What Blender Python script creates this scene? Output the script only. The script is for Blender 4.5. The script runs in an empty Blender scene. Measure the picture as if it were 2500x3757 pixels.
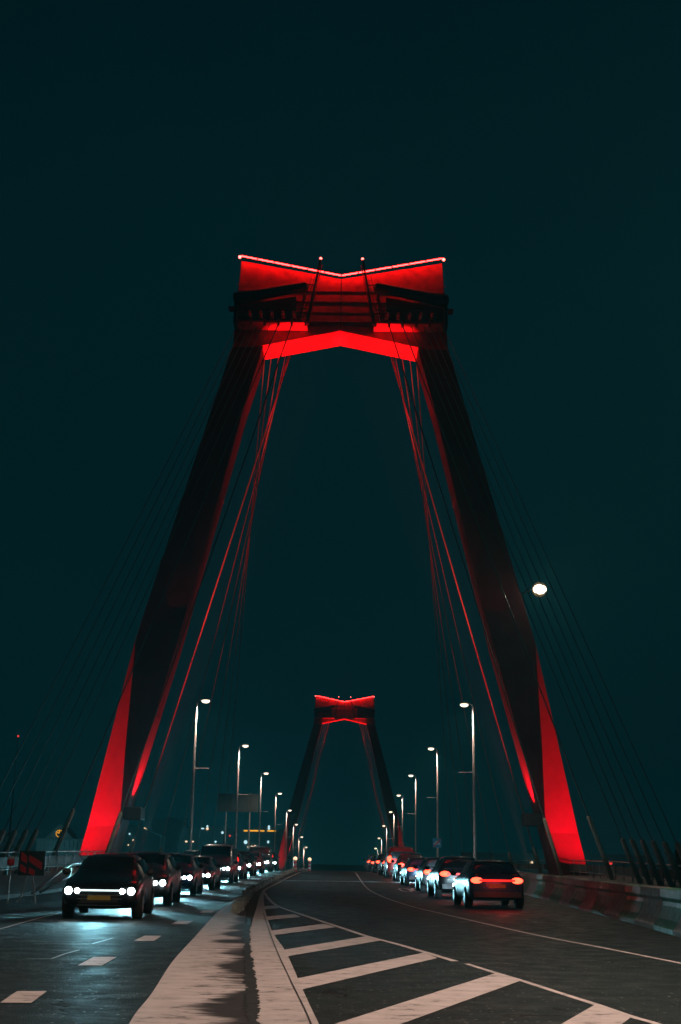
import bpy, bmesh, math, random
from mathutils import Vector, Matrix
random.seed(7)
S = bpy.context.scene
COL = S.collection
R = math.radians

# ------------------------------------------------------------------ camera
CAMH = 1.35
pitch, roll, yaw = R(15.9), R(0.9), R(-0.3637)
fw = Vector((math.sin(yaw)*math.cos(pitch), math.cos(yaw)*math.cos(pitch), math.sin(pitch)))
rt = Vector((math.cos(yaw), -math.sin(yaw), 0)); up = rt.cross(fw)
r2 = rt*math.cos(roll) + up*math.sin(roll); u2 = -rt*math.sin(roll) + up*math.cos(roll)
cam = bpy.data.cameras.new("camera"); camo = bpy.data.objects.new("camera", cam); COL.objects.link(camo)
camo.matrix_world = Matrix(((r2.x, u2.x, -fw.x, 0), (r2.y, u2.y, -fw.y, 0), (r2.z, u2.z, -fw.z, CAMH), (0, 0, 0, 1)))
cam.sensor_fit = 'VERTICAL'; cam.sensor_height = 36.0; cam.lens = 36.0*2823/2356.3
cam.clip_start = 0.1; cam.clip_end = 6000
S.camera = camo

# ------------------------------------------------------------------ night sky
w = bpy.data.worlds.new("World"); S.world = w; w.use_nodes = True
nt = w.node_tree; nt.nodes.clear()
out = nt.nodes.new('ShaderNodeOutputWorld'); bg = nt.nodes.new('ShaderNodeBackground')
sky = nt.nodes.new('ShaderNodeTexSky'); sky.sky_type = 'NISHITA'; sky.sun_disc = False
sky.sun_elevation = R(-9); sky.sun_rotation = R(250)
tc = nt.nodes.new('ShaderNodeTexCoord'); sep = nt.nodes.new('ShaderNodeSeparateXYZ')
ramp = nt.nodes.new('ShaderNodeValToRGB')
e = ramp.color_ramp.elements
e[0].position = 0.0; e[0].color = (.0002, .0135, .0170, 1)
e[1].position = 1.0; e[1].color = (.0002, .0072, .0102, 1)
m1 = e.new(.12); m1.color = (.0002, .0108, .0140, 1)
m2 = e.new(.5); m2.color = (.0002, .0095, .0126, 1)
nz = nt.nodes.new('ShaderNodeTexNoise'); nz.inputs['Scale'].default_value = 1.6; nz.inputs['Detail'].default_value = 3
mr = nt.nodes.new('ShaderNodeMapRange'); mr.inputs[1].default_value = .3; mr.inputs[2].default_value = .7; mr.inputs[3].default_value = .82; mr.inputs[4].default_value = 1.12
mul = nt.nodes.new('ShaderNodeVectorMath'); mul.operation = 'SCALE'
tint = nt.nodes.new('ShaderNodeMix'); tint.data_type = 'RGBA'; tint.blend_type = 'ADD'; tint.inputs[0].default_value = .02
nt.links.new(tc.outputs['Generated'], sep.inputs[0]); nt.links.new(sep.outputs['Z'], ramp.inputs[0])
nt.links.new(tc.outputs['Generated'], nz.inputs['Vector']); nt.links.new(nz.outputs[0], mr.inputs[0])
nt.links.new(ramp.outputs[0], mul.inputs[0]); nt.links.new(mr.outputs[0], mul.inputs['Scale'])
nt.links.new(mul.outputs[0], tint.inputs[6]); nt.links.new(sky.outputs[0], tint.inputs[7])
nt.links.new(tint.outputs[2], bg.inputs[0]); bg.inputs[1].default_value = 1.0
nt.links.new(bg.outputs[0], out.inputs[0])
S.view_settings.view_transform = 'Standard'; S.view_settings.look = 'None'
S.view_settings.exposure = 0; S.view_settings.gamma = 1
S.cycles.max_bounces = 4; S.cycles.use_denoising = True
S.cycles.sample_clamp_indirect = 4

# ------------------------------------------------------------------ materials
def newmat(name):
    m = bpy.data.materials.new(name); m.use_nodes = True
    return m, m.node_tree, m.node_tree.nodes['Principled BSDF']
def pos(nt):
    g = nt.nodes.new('ShaderNodeNewGeometry'); return g.outputs['Position']
def noise(nt, scale, detail=4, vec=None, rough=.55, stretch=None):
    n = nt.nodes.new('ShaderNodeTexNoise'); n.inputs['Scale'].default_value = scale
    n.inputs['Detail'].default_value = detail; n.inputs['Roughness'].default_value = rough
    v = vec or pos(nt)
    if stretch:
        mp = nt.nodes.new('ShaderNodeMapping'); mp.inputs['Scale'].default_value = stretch
        nt.links.new(v, mp.inputs[0]); v = mp.outputs[0]
    nt.links.new(v, n.inputs['Vector']); return n.outputs[0]
def mrange(nt, s, a, b, c=0, d=1):
    n = nt.nodes.new('ShaderNodeMapRange'); n.inputs[1].default_value = a; n.inputs[2].default_value = b
    n.inputs[3].default_value = c; n.inputs[4].default_value = d; nt.links.new(s, n.inputs[0]); return n.outputs[0]
def mixc(nt, f, a, b):
    n = nt.nodes.new('ShaderNodeMix'); n.data_type = 'RGBA'
    if isinstance(f, (int, float)): n.inputs[0].default_value = f
    else: nt.links.new(f, n.inputs[0])
    for k, c in ((6, a), (7, b)):
        if isinstance(c, tuple): n.inputs[k].default_value = (*c, 1)
        else: nt.links.new(c, n.inputs[k])
    return n.outputs[2]
def math_(nt, op, a, b=None):
    n = nt.nodes.new('ShaderNodeMath'); n.operation = op
    for k, v in ((0, a), (1, b)):
        if v is None: continue
        if isinstance(v, (int, float)): n.inputs[k].default_value = v
        else: nt.links.new(v, n.inputs[k])
    return n.outputs[0]
def bump(nt, bs, h, strength, dist):
    b = nt.nodes.new('ShaderNodeBump'); b.inputs['Strength'].default_value = strength; b.inputs['Distance'].default_value = dist
    nt.links.new(h, b.inputs['Height']); nt.links.new(b.outputs[0], bs.inputs['Normal'])
def plain(name, c, rough=.5, metal=0, var=.35, scale=3., bmp=.15):
    m, nt, bs = newmat(name)
    n = noise(nt, scale, 6)
    f = mrange(nt, n, .3, .7)
    dark = tuple(x*(1-var) for x in c)
    nt.links.new(mixc(nt, f, dark, c), bs.inputs['Base Color'])
    bs.inputs['Roughness'].default_value = rough; bs.inputs['Metallic'].default_value = metal
    nt.links.new(mrange(nt, n, .3, .7, min(1, rough+.12), max(.05, rough-.08)), bs.inputs['Roughness'])
    if bmp: bump(nt, bs, noise(nt, scale*8, 4), bmp, .02)
    return m
def emit(name, c, s, edge=None):
    m, nt, bs = newmat(name)
    bs.inputs['Base Color'].default_value = (*[min(1, x)*.5 for x in c], 1)
    bs.inputs['Emission Color'].default_value = (*c, 1)
    n = noise(nt, 6, 2); nt.links.new(mrange(nt, n, .3, .7, s*.85, s*1.1), bs.inputs['Emission Strength'])
    return m

M = {}
def asphalt():
    m, nt, bs = newmat('asphalt')
    p = pos(nt)
    big = mrange(nt, noise(nt, .35, 5), .3, .7)
    wear = mrange(nt, noise(nt, 1.0, 4, stretch=(2.2, .12, 1)), .35, .65)
    fine = noise(nt, 90, 3)
    vor = nt.nodes.new('ShaderNodeTexVoronoi'); vor.inputs['Scale'].default_value = 55; nt.links.new(p, vor.inputs['Vector'])
    c1 = mixc(nt, big, (.0045, .014, .0155), (.010, .022, .0225))
    c2 = mixc(nt, math_(nt, 'MULTIPLY', wear, .18), c1, (.014, .014, .014))
    vd = nt.nodes.new('ShaderNodeTexVoronoi'); vd.voronoi_dimensions = '2D'; vd.inputs['Scale'].default_value = 9; nt.links.new(p, vd.inputs['Vector'])
    sc_ = nt.nodes.new('ShaderNodeSeparateColor'); nt.links.new(vd.outputs['Color'], sc_.inputs[0])
    glint_dot = math_(nt, 'MULTIPLY', mrange(nt, vd.outputs['Distance'], .10, .16, 1, 0), mrange(nt, sc_.outputs[0], .86, .88))  # bright dots painted in as headlight sparkle on the asphalt
    chip_and_glint = math_(nt, 'MAXIMUM', glint_dot, math_(nt, 'MULTIPLY', mrange(nt, noise(nt, 42, 2), .56, .72), .22))
    c3 = mixc(nt, chip_and_glint, c2, (.26, .27, .25))
    bs.inputs['Specular IOR Level'].default_value = .22
    # cracks
    vc = nt.nodes.new('ShaderNodeTexVoronoi'); vc.feature = 'DISTANCE_TO_EDGE'; vc.inputs['Scale'].default_value = .42
    wob = nt.nodes.new('ShaderNodeVectorMath'); wob.operation = 'MULTIPLY_ADD'
    nn = nt.nodes.new('ShaderNodeTexNoise'); nn.inputs['Scale'].default_value = 2.2; nn.inputs['Detail'].default_value = 5; nt.links.new(p, nn.inputs['Vector'])
    nt.links.new(nn.outputs['Color'], wob.inputs[0]); wob.inputs[1].default_value = (.9, .9, .9); nt.links.new(p, wob.inputs[2])
    nt.links.new(wob.outputs[0], vc.inputs['Vector'])
    cr = mrange(nt, vc.outputs['Distance'], .004, .016, 1, 0)
    msk = mrange(nt, noise(nt, .45, 2), .50, .58)
    crk = math_(nt, 'MULTIPLY', cr, msk)
    c4 = mixc(nt, crk, c3, (.004, .004, .004))
    # faint rubbed paint ghosts, seen on the old surface
    gh = mrange(nt, noise(nt, 3.2, 6, stretch=(.35, 1.6, 1)), .70, .76)
    c5 = mixc(nt, math_(nt, 'MULTIPLY', gh, .30), c4, (.20, .13, .08))
    nt.links.new(c5, bs.inputs['Base Color'])
    nt.links.new(mrange(nt, noise(nt, 2.2, 5), .3, .7, .42, .72), bs.inputs['Roughness'])
    h = math_(nt, 'ADD', math_(nt, 'MULTIPLY', vor.outputs['Distance'], 1.0), fine)
    h2 = math_(nt, 'SUBTRACT', h, math_(nt, 'MULTIPLY', crk, 2.5))
    bump(nt, bs, h2, 1.0, .02)
    return m
M['asphalt'] = asphalt()
def paint(name, c=(.56, .52, .50), edge=False):
    """road paint with worn spots; with edge=True a dirty patch along one side follows the strip's own UV"""
    m, nt, bs = newmat(name)
    streak = noise(nt, 2.4, 8, stretch=(1, 1.6, 1), rough=.68)
    spot = noise(nt, 15, 6, rough=.7, stretch=(.45, 1.5, 1))
    c1 = mixc(nt, mrange(nt, streak, .3, .7), tuple(x*.62 for x in c), c)
    holes = mrange(nt, math_(nt, 'ADD', math_(nt, 'MULTIPLY', streak, .5), math_(nt, 'MULTIPLY', spot, .5)), .415, .44, 1, 0)
    c2 = mixc(nt, holes, c1, (.05, .045, .04))
    last = c2
    if edge:
        uv = nt.nodes.new('ShaderNodeUVMap'); s = nt.nodes.new('ShaderNodeSeparateXYZ'); nt.links.new(uv.outputs[0], s.inputs[0])
        lf = noise(nt, .55, 3)                                   # where along the strip the dirt widens
        rag = noise(nt, 3.0, 9, stretch=(.45, 2.6, 1), rough=.72)
        t = math_(nt, 'ADD', s.outputs['X'], math_(nt, 'MULTIPLY', math_(nt, 'SUBTRACT', lf, .5), 1.7))
        t = math_(nt, 'ADD', t, math_(nt, 'MULTIPLY', math_(nt, 'SUBTRACT', rag, .5), 1.2))
        k = mrange(nt, t, .60, .82)
        last = mixc(nt, math_(nt, 'MULTIPLY', k, .97), c2, (.009, .011, .012))
    nt.links.new(last, bs.inputs['Base Color'])
    bs.inputs['Roughness'].default_value = .6
    bump(nt, bs, math_(nt, 'ADD', spot, streak), .35, .008)
    return m
M['paint'] = paint('road_paint', (.66, .565, .55))
M['band_dirty'] = paint('band_paint_dirty', (.60, .52, .505), edge=True)
M['band'] = paint('band_paint', (.60, .52, .505))
M['joint'] = plain('dark_joint', (.012, .012, .012), .8)
M['conc'] = plain('concrete', (.30, .29, .27), .8, var=.45, scale=5, bmp=.4)
M['slab'] = plain('walkway_concrete', (.12, .12, .12), .85, var=.3, scale=2, bmp=.3)
M['kerb'] = plain('kerb_stone', (.46, .45, .38), .75, var=.65, scale=7, bmp=.8)
M['ground'] = plain('dark_ground', (.03, .035, .03), .9)
M['water'] = plain('river_water', (.01, .02, .025), .12, var=.2, scale=.2, bmp=.5)
M['red'] = plain('red_paint_shaded', (.10, .008, .022), .6, var=.30, scale=.55, bmp=.05)  # darker copy of the tower red: shade of the unlit legs in the colour
M['red_lit'] = plain('red_paint_lit', (.50, .008, .022), .5, var=.55, scale=1.4, bmp=.05)  # brighter copy of the same red, for the parts that look lit
M['black'] = plain('dark_steel', (.02, .02, .022), .5, var=.3)
M['matt_black'] = plain('matt_black_blocker', (.004, .004, .004), .9, bmp=0)
M['matt_black'].node_tree.nodes['Principled BSDF'].inputs['Specular IOR Level'].default_value = 0
M['cable'] = plain('cable_sheath_lit', (.34, .20, .16), .5, var=.15)  # brighter, redder copy of the sheath: red light put into the colour
M['cable_shaded'] = plain('cable_sheath_shaded', (.10, .12, .12), .6, var=.15)  # darker copy of the sheath for the cables that look unlit
M['socket'] = plain('socket_steel', (.34, .36, .28), .6, var=.3)
M['pole'] = plain('galvanised_pole', (.42, .41, .40), .45, metal=.3, var=.3, scale=4)
M['rail'] = plain('painted_rail', (.30, .34, .35), .35, metal=.4, var=.3)
M['railpanel'] = plain('rail_infill', (.05, .07, .075), .6)
M['sheet'] = plain('pale_sheeting', (.36, .40, .40), .6, var=.4, scale=2.5)
M['green'] = plain('green_paint', (.006, .22, .11), .5, var=.4, scale=4, bmp=.3)
M['pale'] = plain('pale_concrete_paint', (.32, .30, .27), .75, var=.45, scale=5, bmp=.5)
M['white'] = plain('white_coat', (.7, .7, .7), .4)
M['redboard'] = plain('red_reflective', (.85, .02, .03), .3, var=.2)
M['greyboard'] = plain('grey_board', (.018, .03, .03), .6)
M['blue'] = plain('blue_board', (.02, .30, .48), .4, var=.1)
M['tyre'] = plain('tyre_rubber', (.012, .012, .012), .8)
M['rim'] = plain('alloy', (.35, .35, .36), .3, metal=.9)
M['glass'] = plain('tinted_glass', (.010, .014, .016), .06, var=.1, bmp=0)
M['trim'] = plain('black_trim', (.015, .015, .016), .5)
M['plate'] = plain('yellow_plate', (.30, .20, .03), .5)
M['build'] = plain('building_wall', (.22, .26, .27), .9)
M['stone'] = plain('station_stone', (.16, .24, .25), .8)
M['striplight'] = emit('strip_light', (1.0, .013, .012), 42)
M['beacon'] = emit('beacon_light', (1.0, .10, .08), 9)
M['lamp'] = emit('lamp_glow', (1.0, .84, .62), 2.4)
M['dish_glow'] = emit('painted_dish_glow', (1.0, .66, .28), .10)  # warm lamp halo put into the dish as a weak glow
M['bright_lens'] = emit('bright_lens', (1.0, .86, .62), 7)
M['amber'] = emit('amber_glow', (1.0, .42, .03), 1.3)
M['head_bar'] = emit('headlight_bar_glow', (.80, .97, 1.0), 1.6)
M['head'] = emit('headlight_glow', (.80, .97, 1.0), 26)
M['tail'] = emit('taillight_glow', (1.0, .02, .015), 1.6)
M['brake'] = emit('brakelight_glow', (1.0, .045, .02), 9.0)
M['winw'] = emit('window_glow', (1.0, .66, .40), 1.6)
M['winc'] = emit('window_glow_cold', (.55, .9, 1.0), 1.2)
M['winr'] = emit('window_glow_red', (1.0, .06, .05), 1.0)
for k, c in dict(car_grey=(.10, .11, .12), car_silver=(.35, .37, .38), car_black=(.01, .011, .013), car_white=(.6, .62, .62), car_blue=(.02, .05, .11), car_red=(.25, .012, .012)).items():
    m = plain(k, c, .28, metal=.3, var=.08, scale=1, bmp=0); M[k] = m
    m.node_tree.nodes['Principled BSDF'].inputs['Coat Weight'].default_value = .6

# ------------------------------------------------------------------ helpers
class MB:
    def __init__(s): s.v = []; s.f = []; s.uv = {}
    def add(s, vs, fs):
        o = len(s.v); s.v += [tuple(v) for v in vs]; s.f += [tuple(o+i for i in f) for f in fs]; return s
    def box(s, a, b):
        x0, y0, z0 = a; x1, y1, z1 = b
        return s.add([(x0,y0,z0),(x1,y0,z0),(x1,y1,z0),(x0,y1,z0),(x0,y0,z1),(x1,y0,z1),(x1,y1,z1),(x0,y1,z1)],
              [(0,3,2,1),(4,5,6,7),(0,1,5,4),(1,2,6,5),(2,3,7,6),(3,0,4,7)])
    def obox(s, c, size, rz=0, rx=0, ry=0):
        Mx = Matrix.Rotation(rz, 3, 'Z') @ Matrix.Rotation(ry, 3, 'Y') @ Matrix.Rotation(rx, 3, 'X')
        h = [x/2 for x in size]
        vs = [Vector(c) + Mx @ Vector((sx*h[0], sy*h[1], sz*h[2])) for sx, sy, sz in
              ((-1,-1,-1),(1,-1,-1),(1,1,-1),(-1,1,-1),(-1,-1,1),(1,-1,1),(1,1,1),(-1,1,1))]
        return s.add(vs, [(0,3,2,1),(4,5,6,7),(0,1,5,4),(1,2,6,5),(2,3,7,6),(3,0,4,7)])
    def tube(s, pts, r, n=10, cap=True):
        pts = [Vector(p) for p in pts]
        rs = r if isinstance(r, (list, tuple)) else [r]*len(pts)
        vs = []
        for i, p in enumerate(pts):
            d = (pts[min(i+1, len(pts)-1)] - pts[max(i-1, 0)]).normalized()
            a = d.cross(Vector((0, 0, 1)) if abs(d.z) < .95 else Vector((1, 0, 0))).normalized(); b = d.cross(a)
            for k in range(n):
                t = 2*math.pi*k/n; vs.append(p + (a*math.cos(t) + b*math.sin(t))*rs[i])
        fs = []
        for i in range(len(pts)-1):
            for k in range(n):
                fs.append((i*n+k, i*n+(k+1) % n, (i+1)*n+(k+1) % n, (i+1)*n+k))
        if cap: fs.append(tuple(range(n))[::-1]); fs.append(tuple((len(pts)-1)*n+k for k in range(n)))
        return s.add(vs, fs)
    def loft(s, rings, cap=True):
        n = len(rings[0]); vs = [v for r in rings for v in r]; fs = []
        for i in range(len(rings)-1):
            for k in range(n): fs.append((i*n+k, i*n+(k+1) % n, (i+1)*n+(k+1) % n, (i+1)*n+k))
        if cap: fs.append(tuple(range(n))[::-1]); fs.append(tuple((len(rings)-1)*n+k for k in range(n)))
        return s.add(vs, fs)
    def prism(s, poly, d0, d1, axis='Y'):
        f = {'Y': lambda p, d: (p[0], d, p[1]), 'Z': lambda p, d: (p[0], p[1], d), 'X': lambda p, d: (d, p[0], p[1])}[axis]
        return s.loft([[f(p, d0) for p in poly], [f(p, d1) for p in poly]])
    def ball(s, c, r, n=10, sc=(1, 1, 1)):
        vs = []; fs = []
        for i in range(n//2+1):
            t = math.pi*i/(n//2)
            for k in range(n):
                a = 2*math.pi*k/n
                vs.append((c[0]+r*sc[0]*math.sin(t)*math.cos(a), c[1]+r*sc[1]*math.sin(t)*math.sin(a), c[2]+r*sc[2]*math.cos(t)))
        for i in range(n//2):
            for k in range(n): fs.append((i*n+k, (i+1)*n+k, (i+1)*n+(k+1) % n, i*n+(k+1) % n))
        return s.add(vs, fs)
    def build(s, name, mat, parent=None, smooth=False, bevel=0, loc=None):
        me = bpy.data.meshes.new(name); me.from_pydata(s.v, [], s.f)
        bm = bmesh.new(); bm.from_mesh(me); bmesh.ops.remove_doubles(bm, verts=bm.verts, dist=1e-5)
        bmesh.ops.recalc_face_normals(bm, faces=bm.faces)
        if bevel:
            bmesh.ops.bevel(bm, geom=[e for e in bm.edges if len(e.link_faces) == 2 and e.calc_face_angle(0) > .5], offset=bevel, segments=2, affect='EDGES', profile=.6)
        bm.to_mesh(me); bm.free()
        if smooth:
            me.polygons.foreach_set('use_smooth', [True]*len(me.polygons))
        me.materials.append(mat)
        o = bpy.data.objects.new(name, me); COL.objects.link(o)
        if parent: o.parent = parent
        if loc: o.location = loc
        return o
def tag(o, label=None, cat=None, group=None, kind=None):
    if label: o['label'] = label
    if cat: o['category'] = cat
    if group: o['group'] = group
    if kind: o['kind'] = kind
    return o
def empty(name, loc, label, cat, group=None, rz=0):
    o = bpy.data.objects.new(name, None); COL.objects.link(o); o.location = loc; o.rotation_euler = (0, 0, rz)
    o.empty_display_size = .2
    return tag(o, label, cat, group)
def copy_tree(o, parent=None):
    c = o.copy(); COL.objects.link(c)
    if parent: c.parent = parent
    for ch in [x for x in list(COL.objects) if x.parent == o]:
        copy_tree(ch, c)
    return c
def light(kind, name, loc, power, color, parent=None, aim=None, size=.15, angle=None, blend=.5):
    l = bpy.data.lights.new(name, kind); l.energy = power; l.color = color; l.shadow_soft_size = size
    if kind == 'SPOT': l.spot_size = angle; l.spot_blend = blend
    o = bpy.data.objects.new(name, l); COL.objects.link(o); o.location = loc
    if aim is not None: o.rotation_euler = (Vector(aim)-Vector(loc)).to_track_quat('-Z', 'Y').to_euler()
    if parent: o.parent = parent
    return o
DZ = [(-200, 0), (40, 0), (60, .12), (80, .36), (100, .5), (124, .46), (160, .2), (196, -.45), (232, -1.6), (268, -3.1), (304, -5), (340, -7), (420, -10.5), (900, -12)]
def dz(y):
    for (a, p), (b, q) in zip(DZ, DZ[1:]):
        if y <= b:
            t = (y-a)/(b-a); return p + (q-p)*t
    return DZ[-1][1]
def sheet(name, xs, ys, z, mat, label=None):
    mb = MB(); vs = []; nx = len(xs)
    for y in ys:
        for x in xs: vs.append((x, y, dz(y)+z))
    fs = [(j*nx+i, j*nx+i+1, (j+1)*nx+i+1, (j+1)*nx+i) for j in range(len(ys)-1) for i in range(nx-1)]
    mb.add(vs, fs); o = mb.build(name, mat); tag(o, label, kind='structure'); return o
def frange(a, b, st):
    r = []; x = a
    while x < b-1e-6: r.append(x); x += st
    r.append(b); return r
def catmull(pts, n=8):
    P = [Vector(p) for p in pts]; P = [2*P[0]-P[1]] + P + [2*P[-1]-P[-2]]; o = []
    for i in range(1, len(P)-2):
        for k in range(n):
            t = k/n; a, b, c, d = P[i-1:i+3]
            o.append(.5*((2*b)+(c-a)*t+(2*a-5*b+4*c-d)*t*t+(3*b-a-3*c+d)*t**3))
    o.append(P[-2]); return o
def strip(name, left, right, mat, z=.004, n=6, label=None):
    """marking between two polylines, with UV.x running from left to right"""
    L = catmull([(*p, 0) for p in left], n); Rr = catmull([(*p, 0) for p in right], n)
    k = min(len(L), len(Rr)); cols = 5; vs = []; uvs = []
    for i in range(k):
        a = L[int(i*(len(L)-1)/(k-1))]; b = Rr[int(i*(len(Rr)-1)/(k-1))]
        for c in range(cols):
            t = c/(cols-1); p = a.lerp(b, t); vs.append((p.x, p.y, dz(p.y)+z)); uvs.append((t, p.y))
    fs = [(i*cols+c, i*cols+c+1, (i+1)*cols+c+1, (i+1)*cols+c) for i in range(k-1) for c in range(cols-1)]
    me = bpy.data.meshes.new(name); me.from_pydata(vs, [], fs); me.materials.append(mat)
    ul = me.uv_layers.new(name='UVMap')
    for li, lp in enumerate(me.loops): ul.data[li].uv = uvs[lp.vertex_index]
    o = bpy.data.objects.new(name, me); COL.objects.link(o); tag(o, label, kind='structure'); return o
def line(name, pts, wd, mat, z=.004, n=6, label=None):
    c = catmull([(*p, 0) for p in pts], n); L = []; Q = []
    for i, p in enumerate(c):
        d = (c[min(i+1, len(c)-1)]-c[max(i-1, 0)]).normalized(); s = Vector((-d.y, d.x, 0))*wd/2
        L.append((p+s)); Q.append((p-s))
    vs = []
    for a, b in zip(L, Q): vs += [(a.x, a.y, dz(a.y)+z), (b.x, b.y, dz(b.y)+z)]
    fs = [(2*i, 2*i+1, 2*i+3, 2*i+2) for i in range(len(c)-1)]
    o = MB().add(vs, fs).build(name, mat); tag(o, label, kind='structure'); return o

# ------------------------------------------------------------------ ground, river, deck
MB().add([(-3000, -600, -9), (3000, -600, -9), (3000, 4500, -9), (-3000, 4500, -9)], [(0, 1, 2, 3)]).build('ground', M['ground'])
tag(COL.objects['ground'], kind='structure')
o = MB().add([(-3000, 112, -8.9), (3000, 112, -8.9), (3000, 352, -8.9), (-3000, 352, -8.9)], [(0, 1, 2, 3)]).build('river', M['water']); tag(o, kind='structure')
YS = frange(-40, 60, 10) + frange(64, 420, 6)
sheet('road', [-11.0, -6, 0, 5, 9.0], YS, 0, M['asphalt'])
# raised walkways either side of the carriageways with a real kerb step
for nm, x0, x1 in (('walkway_left', -22.0, -11.0), ('walkway_right', 9.0, 22.0)):
    rings = [[(x0, y, dz(y)-.6), (x1, y, dz(y)-.6), (x1, y, dz(y)+.13), (x0, y, dz(y)+.13)] for y in YS]
    o = MB().loft(rings).build(nm, M['slab']); tag(o, kind='structure')
rings = [[(-10.98, y, dz(y)-1.6), (8.98, y, dz(y)-1.6), (8.98, y, dz(y)-.02), (-10.98, y, dz(y)-.02)] for y in YS]
o = MB().loft(rings).build('bridge_deck', M['conc']); tag(o, kind='structure')

# ------------------------------------------------------------------ painted markings
strip('wide_band_left', [(-1.35, 7.5), (-1.79, 11.17), (-1.97, 13.66), (-2.32, 17.96), (-2.66, 23.46), (-3.3, 33.96), (-3.72, 43.8), (-4.1, 58)],
      [(-.52, 7.5), (-.78, 11.3), (-.95, 13.6), (-1.32, 18.17), (-1.80, 24.2), (-2.50, 33.5), (-3.15, 43.8), (-3.75, 57)], M['band_dirty'], z=.006)
strip('wide_band_right', [(-.47, 7.5), (-.73, 11.3), (-.92, 14.0), (-1.35, 19.0), (-1.76, 24.4), (-2.5, 37.4), (-3.1, 48), (-3.5, 57)],
      [(.15, 7.5), (-.19, 11.37), (-.42, 14.25), (-.88, 20.2), (-1.4, 25.8), (-2.25, 37.4), (-2.88, 47), (-3.42, 57)], M['band'], z=.006)
jc = catmull([(-.5, 7.5, 0), (-.755, 11.3, 0), (-.935, 13.8, 0), (-1.335, 18.6, 0), (-1.78, 24.3, 0), (-2.5, 35.4, 0)], 60)
vs = []; wl_, wr_ = .05, .05
for p in jc:
    wl_ += (random.uniform(.02, .13)-wl_)*.6; wr_ += (random.uniform(.02, .09)-wr_)*.6
    vs += [(p.x-wl_, p.y, .010), (p.x+wr_, p.y, .010)]
o = MB().add(vs, [(2*i, 2*i+1, 2*i+3, 2*i+2) for i in range(len(jc)-1)]).build('band_joint', M['joint']); tag(o, kind='structure')
line('band_crack', [(-.02, 7.5), (-.26, 11.36), (-.58, 15.1), (-1.16, 22.0), (-2.12, 34.43)], .014, M['joint'], z=.011)
def quad(name, pts, z=.0045, mat=None):
    vs = [(x, y, dz(y)+z) for x, y in pts]; o = MB().add(vs, [(0, 1, 2, 3)]).build(name, mat or M['paint']); tag(o, kind='structure'); return o
for q in ([(-2.43, 39.24), (-2.11, 39.97), (-1.87, 38.03), (-2.25, 36.85)], [(-1.95, 32.1), (-1.26, 33.78), (-1.04, 32.29), (-1.78, 30.28)],
          [(-1.44, 25.78), (-.42, 28.94), (-.14, 27.61), (-1.29, 24.26)], [(-.94, 20.32), (.46, 24.45), (.69, 23.19), (-.83, 18.98)],
          [(-.56, 15.49), (1.28, 20.28), (1.41, 19.2), (-.44, 14.26)], [(-.40, 10.45), (1.96, 16.71), (2.14, 15.71), (-.06, 9.92)],
          [(.9, 8.9), (2.55, 13.22), (2.70, 12.25), (1.3, 8.6)]):
    quad('hatch_bar', q)
CUR = [(-3.3, 130), (-3.35, 86), (-3.42, 67), (-3.42, 56.4), (-2.97, 49.8), (-2.09, 40.36), (-.99, 33.2), (-.04, 27.46), (.46, 24.45), (.88, 22.51), (1.28, 20.47), (1.62, 18.6)]
line('edge_line_curved', CUR, .11, M['paint'], z=.0065)
line('edge_line_curved', [(1.74, 18.2), (1.99, 16.71), (2.16, 15.79), (2.42, 14.13), (2.57, 13.22), (2.70, 12.25), (2.84, 11.5), (3.1, 9)], .085, M['paint'], z=.0065)
line('lane_line_right', [(1.0, 110), (1.05, 75.4), (1.21, 59.5), (1.59, 49.4), (2.13, 41.9), (3.17, 31.87), (3.86, 25.83), (4.44, 22.24), (4.93, 18.95), (5.6, 14)], .085, M['paint'])
for q in ([(-3.26, 12.56), (-3.37, 13.62), (-3.07, 13.67), (-2.97, 12.59)], [(-3.42, 16.9), (-3.5, 18.35), (-3.18, 18.42), (-3.12, 16.96)],
          [(-3.53, 21.97), (-3.58, 23.48), (-3.28, 23.56), (-3.2, 22.06)], [(-3.67, 27.78), (-3.72, 29.26), (-3.38, 29.38), (-3.35, 27.88)],
          [(-3.76, 33.94), (-3.83, 35.69), (-3.52, 35.85), (-3.45, 34.08)]):
    quad('lane_dash', q, .0045)
line('lane_line_left', [(-6.2, 20), (-6.58, 24.87), (-7.0, 30.5), (-7.17, 33.84)], .05, M['paint'])
line('lane_line_left', [(-7.42, 36.6), (-7.6, 40), (-8.0, 48)], .06, M['paint'])
line('edge_line_left', [(-4.32, 56), (-4.35, 75), (-4.45, 110), (-4.6, 160)], .12, M['paint'])
for pts in ([(-3.99, 17.92), (-4.01, 18.83), (-3.97, 19.65)], [(-4.06, 21.1), (-4.0, 22.64)], [(-4.33, 17.83), (-4.0, 17.92)], [(-4.35, 19.5), (-3.97, 19.6)], [(-4.95, 20.9), (-4.09, 21.0)], [(-4.25, 22.6), (-3.98, 22.66)]):
    line('detector_mark', pts, .022, M['white'], z=.005, n=2)  # white strokes painting reflections off loop and cover edges
# speed figures, strongly stretched, beside the right lane line
for cx in (2.9, 3.5):
    line('road_figure', [(cx-.2, 58), (cx-.22, 61), (cx, 62.2), (cx+.2, 61), (cx+.22, 58), (cx, 56.8), (cx-.2, 58)], .09, M['paint'])
# steel expansion joint across both carriageways
mb = MB()
mb.box((-10.9, 71.9, dz(72)-.02), (8.7, 72.35, dz(72)+.012))
for k in range(96):
    x = -10.8+k*.205; mb.box((x, 71.95, dz(72)+.012), (x+.11, 72.3, dz(72)+.03))
tag(mb.build('expansion_joint', M['rail']), kind='structure')

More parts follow.
